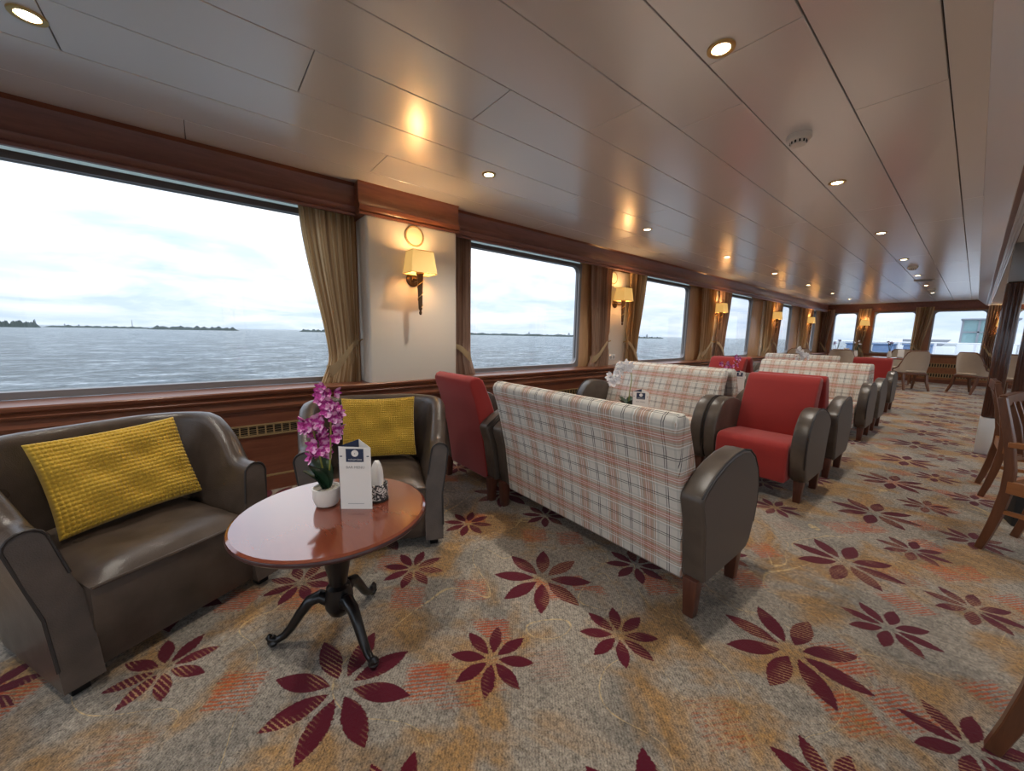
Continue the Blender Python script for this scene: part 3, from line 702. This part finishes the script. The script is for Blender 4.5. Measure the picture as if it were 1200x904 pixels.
# ------------------------------------------------------------------ leather tub chairs
def tub(loc, rz, label):
    o = empty('tub_chair', loc, rz, label, 'armchair', 'brown leather tub chairs')      # local +Y is the front
    HW, YFr, YR, TH = .335, .0, -.66, .092
    path = []
    n = 44; corner = .20
    def outer(t_):   # t in 0..1 around the U
        L1 = (YFr - (YR + corner)); La = PI / 2 * corner; L2 = 2 * (HW - corner); tot = 2 * L1 + 2 * La + L2; d = t_ * tot
        if d < L1: return Vector((-HW, YFr - d)), Vector((-1, 0))
        d -= L1
        if d < La:
            a = d / corner; return Vector((-HW + corner - corner * math.cos(a), YR + corner - corner * math.sin(a))), Vector((-math.cos(a), -math.sin(a)))
        d -= La
        if d < L2: return Vector((-HW + corner + d, YR)), Vector((0, -1))
        d -= L2
        if d < La:
            a = d / corner; return Vector((HW - corner + corner * math.sin(a), YR + corner - corner * math.cos(a))), Vector((math.sin(a), -math.cos(a)))
        d -= La
        return Vector((HW, YR + corner + d)), Vector((1, 0))
    rings = []
    for k in range(n + 1):
        p, nn = outer(k / n)
        fy = smooth((-.10 - p.y) / .42); h = .545 + .190 * fy
        front = smooth((p.y + .34) / .34)          # 1 at the arm fronts
        fl = .045 + .035 * fy                      # outward flare at the top
        th = TH - .008 * fy
        ring = []
        oc, zc_ = fl - th / 2, h - th / 2
        sec = [(0, .045), (.002, .12), (.004, .28), (fl * .5, h * .70)] + [(oc + th / 2 * math.cos(PI * q / 8), zc_ + th / 2 * math.sin(PI * q / 8)) for q in range(9)] + [(fl * .5 - th, h * .70), (-th, .30), (-th, .045)]
        for off, zz in sec:
            back = .115 * front * smooth(zz / .56) ** 1.1
            ring.append((p.x + nn.x * off, p.y + nn.y * off - back, zz))
        rings.append(ring)
    MB().loft(rings).build('shell', 'leather', o, angle=60)
    for r, s_ in ((rings[0], 0), (rings[-1], 1)):
        pth = [Vector(q) + Vector((0, .002, 0)) for q in r[1:14]]
        MB().tube(pth, .0045, 6).build('piping', 'dark_seam', o)
    iw = HW - TH + .004
    # front apron and seat cushion
    MB().prism([(-.5, .05), (-.035, .05), (-.028, .20), (-.022, .33), (-.5, .33)], 'x', -iw, iw).build('front_apron', 'leather', o, bevel=.008)
    nx, ny = 20, 18; g = []
    for j in range(ny + 1):
        y = -.012 - (.535) * j / ny; row = []
        for i in range(nx + 1):
            x = -iw + 2 * iw * i / nx; e = max(abs(x) / iw, abs((y + .28) / .27))
            zz = .332 + .042 * (1 - min(1, abs(x) / iw) ** 6) * (1 - min(1, max(0, (y + .11) / .098)) ** 2.2) + .003 * math.sin(x * 31 + y * 17) * math.sin(y * 23)
            row.append((x, y, zz))
        g.append(row)
    st = MB().sheet(g).build('seat', 'leather', o, angle=70)
    MB().tube([(-iw, -.014, .334), (iw, -.014, .334)], .006, 6).build('piping', 'leather', st)
    for sx in (-1, 1):
        for y in (-.06, -.58): MB().box(sx * .29 - .022, sx * .29 + .022, y - .022, y + .022, 0, .05).build('foot', 'black_wood', o, bevel=.004)
    return o
T1 = (-1.76, -.105, math.radians(27.9 - 90)); T2 = (-1.815, .615, math.radians(-20.8 - 90))
tub((T1[0], T1[1], 0), T1[2], 'brown leather tub chair closest to the camera, holding a mustard cushion')
tub((T2[0], T2[1], 0), T2[2], 'brown leather tub chair behind the round table under the first wall lamp')

def cushion(w_, h_, th, label, M4, seed, cells=(34, 22)):
    o = empty('cushion'); tag(o, label, 'cushion', 'mustard waffle cushions')
    rr = random.Random(seed); ph = [rr.random() * 6 for _ in range(6)]
    def grid(side):
        nx, ny = cells[0] * 5, cells[1] * 5; g = []
        for j in range(ny + 1):
            v = -1 + 2 * j / ny; row = []
            for i in range(nx + 1):
                u_ = -1 + 2 * i / nx
                x = w_ / 2 * u_ * (1 - .045 * (1 - v * v)); y = h_ / 2 * v * (1 - .055 * (1 - u_ * u_))
                T = th * math.sqrt(max(0, (1 - u_ ** 4) * (1 - v ** 4)))
                wr = .010 * math.sin(u_ * 4 + v * 5 + ph[0]) * math.sin(v * 3.2 - u_ * 2 + ph[1]) + .006 * math.sin(u_ * 9 - v * 6 + ph[2])
                T += wr * (1 - u_ ** 4) * (1 - v ** 4)
                wf_ = (abs(math.sin(PI * cells[0] * (i / nx))) * abs(math.sin(PI * cells[1] * (j / ny)))) ** .6
                row.append((x, side * (T + .0070 * wf_ * (1 if abs(u_) < .995 and abs(v) < .995 else 0)), y))
            g.append(row)
        return g
    MB().sheet(grid(1)).build('front_cover', 'yellow_fabric', o, angle=75)
    MB().sheet([r[::5] for r in grid(-1)[::5]]).build('back_cover', 'yellow_fabric', o, angle=75)
    o.matrix_world = M4
    return o
def in_chair(T, x, y, z_, tilt, roll=0, yaw=0):
    return Matrix.Translation((T[0], T[1], 0)) @ Matrix.Rotation(T[2], 4, 'Z') @ Matrix.Translation((x, y, z_)) @ Matrix.Rotation(yaw, 4, 'Z') @ Matrix.Rotation(tilt, 4, 'X') @ Matrix.Rotation(roll, 4, 'Y')
cushion(.45, .37, .06, 'mustard yellow waffle cushion slumped on the closest tub chair', in_chair(T1, -.015, -.435, .560, math.radians(24), math.radians(2)), 3)
cushion(.43, .37, .055, 'mustard yellow waffle cushion upright on the tub chair behind the table', in_chair(T2, -.015, -.475, .565, math.radians(18), 0), 5, (40, 30))

# ------------------------------------------------------------------ round pedestal tables
def make_table():
    o = empty('round_table')
    MB().lathe([(0, .480), (.300, .480), (.316, .484), (.322, .492), (.320, .500), (.312, .505), (0, .505)], 64).build('table_top', 'table_top', o, angle=30)
    MB().lathe([(.300, .479), (.317, .482), (.3235, .490), (.3225, .498), (.3215, .4995)], 64, cap=False).build('edge_band', 'table_edge', o)
    MB().lathe([(.10, .480), (.085, .462), (.035, .455), (.040, .44), (.050, .40), (.052, .36), (.045, .30), (.034, .24), (.030, .215), (.042, .205), (.044, .19), (.05, .17), (.05, .13), (.036, .10), (.018, .085), (.006, .075)], 20).build('pedestal', 'black_wood', o)
    for a in (-114, 12, 131):
        a = math.radians(a); ca, sa = math.cos(a), math.sin(a)
        pr_ = [(.03, .150, .026), (.065, .172, .024), (.10, .158, .021), (.135, .112, .018), (.165, .065, .016), (.19, .036, .014), (.215, .024, .013), (.232, .030, .016), (.240, .040, .012), (.236, .048, .006)]
        MB().tube([(r * ca, r * sa, h) for r, h, _ in pr_], [q[2] for q in pr_], 10).build('leg', 'black_wood', o)
        MB().lathe([(.0, -.019), (.013, -.014), (.019, 0), (.013, .014), (0, .019)], 12, (.228 * ca, .228 * sa, .0195)).build('foot', 'black_wood', o)
    return o
tb0 = make_table()
TB = [(-1.40, .325, 'round mahogany pedestal table between the leather tub chairs'), (-1.72, 2.57, 'round mahogany table between the first plaid sofas, hidden but for its decor'),
      (-1.72, 5.12, 'round mahogany table with the magenta orchid beyond the red aisle armchair'), (-1.78, 7.72, 'round mahogany table with the farther white orchid')]
for k, (x, y, lb) in enumerate(TB):
    o = tb0 if k == 0 else copy_tree(tb0); o.location = (x, y, 0); tag(o, lb, 'table', 'round pedestal tables')

# ------------------------------------------------------------------ orchids
def petal_mesh(mb, M4, L, wd, cup):
    n = 5; rows = []
    for i in range(n + 1):
        s_ = i / n; ww = wd * math.sin(PI * min(.97, .12 + .85 * s_)) ** .8; r = L * s_
        rows.append([M4 @ Vector((r, q * ww, cup * s_ * s_ * L + .12 * abs(q) * ww)) for q in (-1, -.4, .4, 1)])
    mb.sheet(rows)
def blossom_mesh(seed, size):
    mb = MB(); rr = random.Random(seed)
    for k in range(5):
        big = k in (1, 4)
        M4 = Matrix.Rotation(2 * PI * k / 5 + rr.uniform(-.15, .15), 4, 'Z') @ Matrix.Rotation(-.3 + rr.uniform(-.2, .2), 4, 'Y')
        petal_mesh(mb, M4, size * (1 if big else .88), size * (.42 if big else .28), .3)
    mb.lathe([(0, -.002), (size * .14, .0), (size * .10, size * .22), (0, size * .30)], 6)
    return mb
def orchid(loc, rz, label, mt, stems, nb, size, pot_r=.048, pot_h=.072, leaf_s=1.0, seed=1, angs=None):
    o = empty('potted_orchid', loc, rz, label, 'plant', 'potted orchids')
    r, h = pot_r, pot_h
    MB().lathe([(0, 0), (r * .55, 0), (r * .80, h * .10), (r * .97, h * .40), (r, h * .75), (r * .99, h), (r * .90, h), (r * .88, h * .8), (0, h * .8)], 28).build('pot', 'pot_white', o)
    rr = random.Random(seed); pb = MB()
    for _ in range(26):
        a, q = rr.random() * 2 * PI, r * .82 * math.sqrt(rr.random()); s_ = .006 + .004 * rr.random()
        pb.lathe([(0, -s_ * .6), (s_, -s_ * .2), (s_, s_ * .3), (0, s_ * .6)], 6, (q * math.cos(a), q * math.sin(a), h * .86))
    po = pb.build('pebbles', 'pebble', o); po['kind'] = 'stuff'
    for k in range(5):
        a = angs[k] if angs else 2 * PI * k / 5 + .5 + rr.uniform(-.3, .3); L = leaf_s * rr.uniform(.09, .125); up = rr.uniform(1.05, 1.4); rows = []
        for i in range(9):
            s_ = i / 8; ww = .026 * leaf_s * math.sin(PI * min(.985, .08 + .90 * s_)) ** .7
            d = L * (s_ * math.cos(up) + .25 * s_ * s_); zz = h * .85 + L * (s_ * math.sin(up) - .18 * s_ * s_)
            rows.append([(d * math.cos(a) - q * ww * math.sin(a), d * math.sin(a) + q * ww * math.cos(a), zz + .25 * ww * abs(q)) for q in (-1, -.5, 0, .5, 1)])
        rows2 = [[(x, y, z_ - .003) for x, y, z_ in q] for q in rows]
        lm = MB().sheet(rows); lm.sheet(rows2); lm.build('leaf', 'leaf_green', o, angle=70)
    proto = [blossom_mesh(seed * 10 + k, size).build('blossom', mt, o, angle=80) for k in range(3)]
    cnt = 0
    for st in stems:
        P = [Vector(p) for p in st]; pts = []
        for i in range(len(P) - 1):
            for q in range(6):
                t_ = q / 6; p0 = P[max(i - 1, 0)]; p1 = P[i]; p2 = P[i + 1]; p3 = P[min(i + 2, len(P) - 1)]
                pts.append(.5 * ((2 * p1) + (p2 - p0) * t_ + (2 * p0 - 5 * p1 + 4 * p2 - p3) * t_ ** 2 + (3 * p1 - p0 - 3 * p2 + p3) * t_ ** 3))
        pts.append(P[-1])
        MB().tube(pts, [.0042 - .0022 * i / len(pts) for i in range(len(pts))], 6).build('stem', 'stem_green', o)
        i0 = int(len(pts) * .52)
        for k in range(nb):
            b_ = pts[min(len(pts) - 1, i0 + int((len(pts) - 1 - i0) * k / max(1, nb - 1)))]
            a = rr.random() * 2 * PI; off = Vector((math.cos(a), math.sin(a), rr.uniform(-.4, .4))) * size * rr.uniform(.5, .95)
            c = proto[cnt] if cnt < 3 else proto[cnt % 3].copy()
            if cnt >= 3: COL.objects.link(c)
            cnt += 1
            c.parent = o; c.location = b_ + off
            c.rotation_mode = 'QUATERNION'; c.rotation_quaternion = (off + Vector((.02, -.012, .004))).to_track_quat('Z', 'Y'); s_ = rr.uniform(.8, 1.1); c.scale = (s_, s_, s_)
    return o
# on table 1: stems rise, one arching to the left of the picture
orchid((-1.455, .312, .505), 0, 'magenta orchid in a cream pot on the round table by the tub chairs', 'petal_magenta',
       [[(.004, .004, .06), (.016, .016, .20), (.014, .022, .34), (.004, .014, .445)], [(-.004, -.004, .06), (-.010, -.008, .14), (-.016, -.022, .24), (-.030, -.038, .335)]], 25, .031, leaf_s=1.2, seed=4, angs=[math.radians(q) for q in (228, 255, 300, 330, 180)])
orchid((-1.665, 2.55, .505), 0, 'white orchid in a small pot between the first plaid sofas', 'petal_white',
       [[(0, 0, .06), (.0, .0, .20), (.01, .0, .34), (-.03, -.02, .42), (-.09, -.05, .36), (-.11, -.06, .27)]], 22, .042, leaf_s=1.3, seed=6)
orchid((-1.90, 5.12, .505), 0, 'magenta orchid in a tall white pot on the table beyond', 'petal_magenta',
       [[(0, 0, .06), (.01, .0, .2), (.03, .0, .33), (.06, .0, .42)], [(0, 0, .06), (-.03, 0, .2), (-.07, 0, .3), (-.10, 0, .33)]], 8, .036, .05, .15, .7, seed=8)
orchid((-1.82, 7.72, .505), 0, 'white orchid above the farthest plaid sofa', 'petal_white',
       [[(0, 0, .06), (-.01, .0, .22), (-.03, .0, .42), (-.06, 0, .50)], [(0, 0, .06), (.03, 0, .2), (.05, 0, .36), (.09, 0, .38)]], 12, .044, seed=11)

# ------------------------------------------------------------------ menu cards
def text_mesh(body, size, name, material, parent, loc, rot):
    cu = bpy.data.curves.new(name, 'FONT'); cu.body = body; cu.size = size; cu.align_x = 'CENTER'; cu.resolution_u = 3
    tmp = bpy.data.objects.new(name, cu); COL.objects.link(tmp)
    me = bpy.data.meshes.new_from_object(tmp.evaluated_get(bpy.context.evaluated_depsgraph_get()))
    bpy.data.objects.remove(tmp); me.materials.clear(); me.materials.append(MATS[material])
    o = bpy.data.objects.new(name, me); COL.objects.link(o); o.parent = parent; o.location = loc; o.rotation_euler = rot; return o
def menu(loc, rz, label, w_=.115, h=.235):
    """three sided card; local -Y is the printed front"""
    o = empty('menu_card', loc, rz, label, 'menu', 'bar menu cards')
    a, c, d = Vector((-w_ / 2, 0, 0)), Vector((w_ / 2, 0, 0)), Vector((.0, w_ * .42, 0)); th = .0015
    def panel(p, q, hl, hr, name, mt):
        n = Vector(((q - p).y, -(q - p).x, 0)).normalized() * th
        v = [p, q, q + Vector((0, 0, hr)), p + Vector((0, 0, hl))]; v2 = [x - n for x in v]
        return MB().add(v + v2, [(0, 1, 2, 3), (7, 6, 5, 4), (0, 4, 5, 1), (1, 5, 6, 2), (2, 6, 7, 3), (3, 7, 4, 0)]).build(name, mt, o)
    f = panel(a, c, h, h * .985, 'front_panel', 'paper_white')
    panel(c, d, h * .985, h * 1.06, 'side_panel', 'paper_white'); panel(d, a, h * 1.06, h, 'side_panel', 'navy')
    y = -.0006; hw = w_ / 2
    MB().box(-hw * .52, hw * .56, y - .0004, y + .0004, h * .76, h * .965).build('navy_header', 'navy', f)
    MB().lathe([(0, 0), (.0125, 0), (.0125, .0004), (0, .0004)], 20).build('emblem_disc', 'paper_white', f, loc=(.002, y - .0004, h * .895)).rotation_euler = (PI / 2, 0, 0)
    MB().lathe([(0, 0), (.0045, 0), (.003, .0004), (0, .0004)], 3).build('emblem_mark', 'navy', f, loc=(.002, y - .0008, h * .893)).rotation_euler = (PI / 2, 0, PI / 2)
    R = (PI / 2, 0, 0)
    text_mesh('nickocruises', .0098, 'header_lettering', 'paper_white', f, (.002, y - .0009, h * .785), R)
    text_mesh('BAR MENU', .0135, 'title_lettering', 'print_grey', f, (.002, y - .0004, h * .655), R)
    MB().box(-hw * .5, hw * .5, y - .0003, y + .0001, h * .085, h * .092).build('footer_line', 'print_grey', f)
    for k, s_ in enumerate((-1, 1)):
        MB().box(s_ * hw * .82 - .004, s_ * hw * .82 + .004, y - .0003, y + .0001, h * .84, h * .855).build('corner_print', 'navy', f)
    return o
mdir = math.atan2(.085, .095)
menu((-1.358, .388, .505), math.radians(53), 'white and navy bar menu card on the round table by the tub chairs')
menu((-1.535, 2.50, .505), .45, 'bar menu card beside the first white orchid')
menu((-1.79, 5.08, .505), .35, 'bar menu card beside the farther magenta orchid')
# napkin cup
nc = empty('napkin_cup', (-1.39, .478, .505), 0, 'black and white patterned cup with a paper napkin behind the menu card', 'cup')
MB().lathe([(0, 0), (.036, 0), (.038, .004), (.038, .068), (.034, .070), (.033, .01), (0, .01)], 28).build('cup', 'pattern_cup', nc)
MB().lathe([(.0375, .0), (.0395, .002), (.0395, .008), (.0375, .010)], 28, cap=False).build('base_band', 'void_black', nc)
rows = []
for j in range(9):
    s_ = j / 8; zz = .03 + .125 * s_; r = .030 * (1 - .7 * s_ ** 4)
    rows.append([(r * math.cos(2 * PI * k / 24) * (1 + .22 * math.cos(3 * 2 * PI * k / 24 + s_)), r * .75 * math.sin(2 * PI * k / 24) * (1 + .22 * math.cos(3 * 2 * PI * k / 24 + s_)), zz) for k in range(24)])
MB().loft(rows).build('napkin', 'white_cloth', nc, angle=60)

# ------------------------------------------------------------------ wooden chairs along the right
def make_wood_chair():
    o = empty('wooden_armchair')            # faces +Y, back at -Y
    def sweep(path, rect, name, mt='chair_wood', up=(1, 0, 0)):
        return MB().tube(path, 0, rect=rect, closed_up=up).build(name, mt, o, bevel=.003, seg=1)
    for s_ in (-1, 1):
        sweep([(s_ * .20, -.30, 0), (s_ * .20, -.278, .10), (s_ * .20, -.258, .22), (s_ * .20, -.243, .36), (s_ * .20, -.245, .48), (s_ * .20, -.268, .64), (s_ * .20, -.322, .86)], [(.016, .016), (.018, .017), (.020, .018), (.021, .018), (.020, .017), (.018, .016), (.016, .015)], 'rear_leg')
        sweep([(s_ * .215, .275, 0), (s_ * .215, .235, .12), (s_ * .215, .218, .28), (s_ * .215, .215, .42), (s_ * .215, .20, .60)], [(.018, .018), (.021, .020), (.024, .02), (.022, .018), (.018, .016)], 'front_leg')
        sweep([(s_ * .21, -.26, .615), (s_ * .225, -.05, .628), (s_ * .225, .12, .622), (s_ * .218, .235, .612)], (.024, .014), 'arm', 'amber_wood', (0, 0, 1))
        sweep([(s_ * .205, -.243, .385), (s_ * .212, .215, .385)], (.014, .034), 'seat_rail', 'amber_wood', (0, 0, 1))
        sweep([(s_ * .205, -.255, .245), (s_ * .212, .218, .245)], (.010, .012), 'stretcher', 'amber_wood', (0, 0, 1))
    sweep([(-.20, -.243, .385), (.20, -.243, .385)], (.014, .034), 'seat_rail', 'amber_wood', (0, 0, 1))
    sweep([(-.21, .215, .385), (.21, .215, .385)], (.014, .034), 'seat_rail', 'amber_wood', (0, 0, 1))
    sweep([(-.205, -.318, .84), (0, -.335, .85), (.205, -.318, .84)], (.014, .032), 'crest_rail', 'chair_wood', (0, 0, 1))
    sweep([(-.20, -.254, .54), (.20, -.254, .54)], (.011, .016), 'lower_rail', 'chair_wood', (0, 0, 1))
    for x in (-.10, -.035, .035, .10): sweep([(x, -.254, .54), (x, -.282, .70), (x, -.325, .83)], (.016, .008), 'back_slat')
    MB().box(-.19, .19, -.19, .21, .40, .455).build('cushion', 'lattice_fabric', o, bevel=.02, seg=3)
    return o
wc0 = make_wood_chair()
# (world spot of the rear leg foot nearest the picture's middle aisle, facing angle)
def wchair(o, foot, side, face, label):
    rz = face - PI / 2; c, s_ = math.cos(rz), math.sin(rz); lx, ly = side * .20, -.30
    o.location = (foot[0] - (c * lx - s_ * ly), foot[1] - (s_ * lx + c * ly), 0); o.rotation_euler.z = rz
    tag(o, label, 'chair', 'wooden armchairs beside the aisle')
wchair(wc0, (.145, 3.32), -1 if False else 1, math.radians(-20), 'wooden armchair with lattice cushion, largest of the chairs at the picture edge')
wchair(copy_tree(wc0), (.155, 4.48), 1, math.radians(2), 'wooden armchair beside the metal plated foot of the column')
wchair(copy_tree(wc0), (.165, 1.66), -1, math.radians(0), 'wooden armchair of which only a slanting leg shows at the bottom corner')
bb = empty('black_box', (.36, 4.02, 0), .2, 'black speckled box on the carpet behind the largest wooden armchair', 'box')
MB().box(-.11, .11, -.11, .11, .0, .26).build('body', 'black_speckle', bb, bevel=.012)
MB().box(-.115, .115, -.115, .115, .26, .28).build('lid', 'black_speckle', bb, bevel=.006)
# columns
def column(x, y, label):
    o = empty('column', (x, y, 0), 0, label, 'column', 'dark wooden columns'); r = .058
    MB().box(-r, r, -r, r, .385, 1.75).build('shaft', 'post_wood', o, bevel=.022, seg=4)
    MB().box(-r - .004, r + .004, -r - .004, r + .004, 0, .385).build('kick_plate', 'steel', o, bevel=.01)
    MB().box(-r * .92, r * .92, -r * .92, r * .92, 1.75, 2.125).build('upper_sleeve', 'alu_grey', o, bevel=.01)
    for dx in (-.03, 0, .03): MB().box(dx - .008, dx + .008, -r - .006, -r + .002, .40, 1.74).build('flute', 'post_wood', o, bevel=.003, seg=1)
column(.178, 6.26, 'dark wooden column with steel foot standing beside the aisle')
column(.47, 9.25, 'second dark column farther back at the picture edge')

# ------------------------------------------------------------------ far dining corner
def make_dining():
    o = empty('dining_chair')     # faces +Y
    g = []; g2 = []
    for j in range(9):
        s_ = j / 8; row = []; row2 = []
        for i in range(17):
            a = PI * (i / 16); x = -.27 * math.cos(a) ; y = -.20 * math.sin(a) ** .7 if 0 < i < 16 else 0
            htop = .52 + .40 * smooth(math.sin(a) * 1.15) ** 1.3
            z_ = .42 + (htop - .42) * s_
            lean = -.07 * s_ * math.sin(a)
            row.append((x * (1 + .08 * s_), y + lean + .05, z_)); row2.append((x * (1 + .08 * s_) * .88, (y + lean) * .80 + .05, z_))
        g.append(row); g2.append(row2)
    MB().sheet(g).build('back_shell', 'cream_fabric', o, angle=70)
    MB().sheet(g2).build('inner_shell', 'cream_fabric', o, angle=70)
    MB().tube([((p[0] + q[0]) / 2, (p[1] + q[1]) / 2, p[2]) for p, q in zip(g[-1], g2[-1])], .022, 8).build('rim', 'chair_wood', o)
    pr_ = [(-.26, .26), (.26, .26), (.27, .0), (.19, -.17), (0, -.22), (-.19, -.17), (-.27, 0)]
    MB().prism(pr_, 'z', .36, .42).build('seat_frame', 'chair_wood', o, bevel=.01)
    MB().prism([(x * .9, y * .9) for x, y in pr_], 'z', .42, .47).build('seat', 'cream_fabric', o, bevel=.02, seg=3)
    for sx in (-1, 1):
        for y0, y1 in ((.22, .30), (-.12, -.24)):
            MB().tube([(sx * .22, y0, .38), (sx * .22, y0 + (y1 - y0) * .3, .2), (sx * .235, y1, 0)], 0, rect=[(.024, .024), (.02, .02), (.015, .015)], closed_up=(1, 0, 0)).build('leg', 'chair_wood', o)
    return o
dc0 = make_dining()
DC = [(-.90, 13.1, math.radians(35), 'dining chair seen from behind below the pale full curtain'), (.02, 13.4, math.radians(-40), 'dining chair with pale back beside the column'),
      (.62, 12.6, math.radians(-20), 'dining chair half hidden behind the column'), (-2.0, 11.9, math.radians(0), 'dining chair with pale back behind the farthest red armchair'),
      (-2.8, 11.6, math.radians(20), 'dining chair near the corner curtain behind the farthest plaid sofa'), (-1.25, 14.75, math.radians(180), 'dining chair facing us below the second far window')]
for k, (x, y, rz, lb) in enumerate(DC):
    o = dc0 if k == 0 else copy_tree(dc0); o.location = (x, y, 0); o.rotation_euler.z = rz; tag(o, lb, 'chair', 'dining chairs at the far end')
def make_dtable():
    o = empty('dining_table')
    MB().box(-.42, .42, -.42, .42, .70, .735).build('table_top', 'table_top', o, bevel=.01)
    MB().lathe([(.25, 0), (.25, .03), (.05, .06), (.05, .66), (.16, .70)], 16).build('pedestal', 'black_wood', o)
    return o
dt0 = make_dtable()
DT = [(-2.35, 12.9, 'dining table by the corner windows with dark flowers'), (-1.40, 13.75, 'dining table below the second far window with lilac flowers'), (.75, 13.6, 'dining table behind the column')]
for k, (x, y, lb) in enumerate(DT):
    o = dt0 if k == 0 else copy_tree(dt0); o.location = (x, y, 0); tag(o, lb, 'table', 'square dining tables')
def vase(x, y, label, mt, seed):
    o = empty('flower_vase', (x, y, .735), 0, label, 'vase', 'flower vases on the dining tables'); rr = random.Random(seed)
    MB().lathe([(0, 0), (.035, 0), (.045, .05), (.03, .13), (.036, .16)], 14).build('vase', 'pot_white', o)
    for k in range(4):
        a = rr.random() * 6.3; e = (.06 * math.cos(a), .06 * math.sin(a), .30 + rr.random() * .12)
        MB().tube([(0, 0, .1), (e[0] * .4, e[1] * .4, .22), e], .004, 5).build('stem', 'leaf_green', o)
        bl = blossom_mesh(seed + k, .05).build('blossom', mt, o, angle=80); bl.location = e; bl.rotation_euler = (rr.uniform(-1, 1), rr.uniform(-1, 1), 0)
    return o
vase(-2.30, 12.95, 'vase of dark flowers against the corner window', 'petal_lilac', 21)
vase(-1.95, 13.15, 'vase of pale flowers under the far lamp', 'petal_white', 31)
vase(-1.38, 13.7, 'vase of lilac flowers below the second far window', 'petal_lilac', 41)
def holder(x, y, label):
    o = empty('card_holder', (x, y, .735), .3, label, 'holder', 'card holders on the dining tables')
    MB().box(-.06, .06, -.035, .035, 0, .02).build('base', 'alu_grey', o, bevel=.004)
    MB().prism([(-.035, .02), (.035, .02), (.012, .21), (-.012, .21)], 'x', -.055, .055).build('card', 'paper_white', o)
holder(-2.15, 13.2, 'white card holder between the two vases'); holder(-1.18, 13.75, 'white card holder beside the lilac flowers')
bw = empty('serving_bowl', (.62, 13.35, .735), 0, 'white bowl with black rim glimpsed beside the column', 'bowl')
MB().lathe([(0, 0), (.05, 0), (.09, .05), (.10, .10), (.095, .10), (.045, .01), (0, .01)], 20).build('bowl', 'pot_white', bw)
MB().lathe([(.095, .098), (.104, .098), (.104, .115), (.095, .115)], 20, cap=False).build('rim', 'void_black', bw)
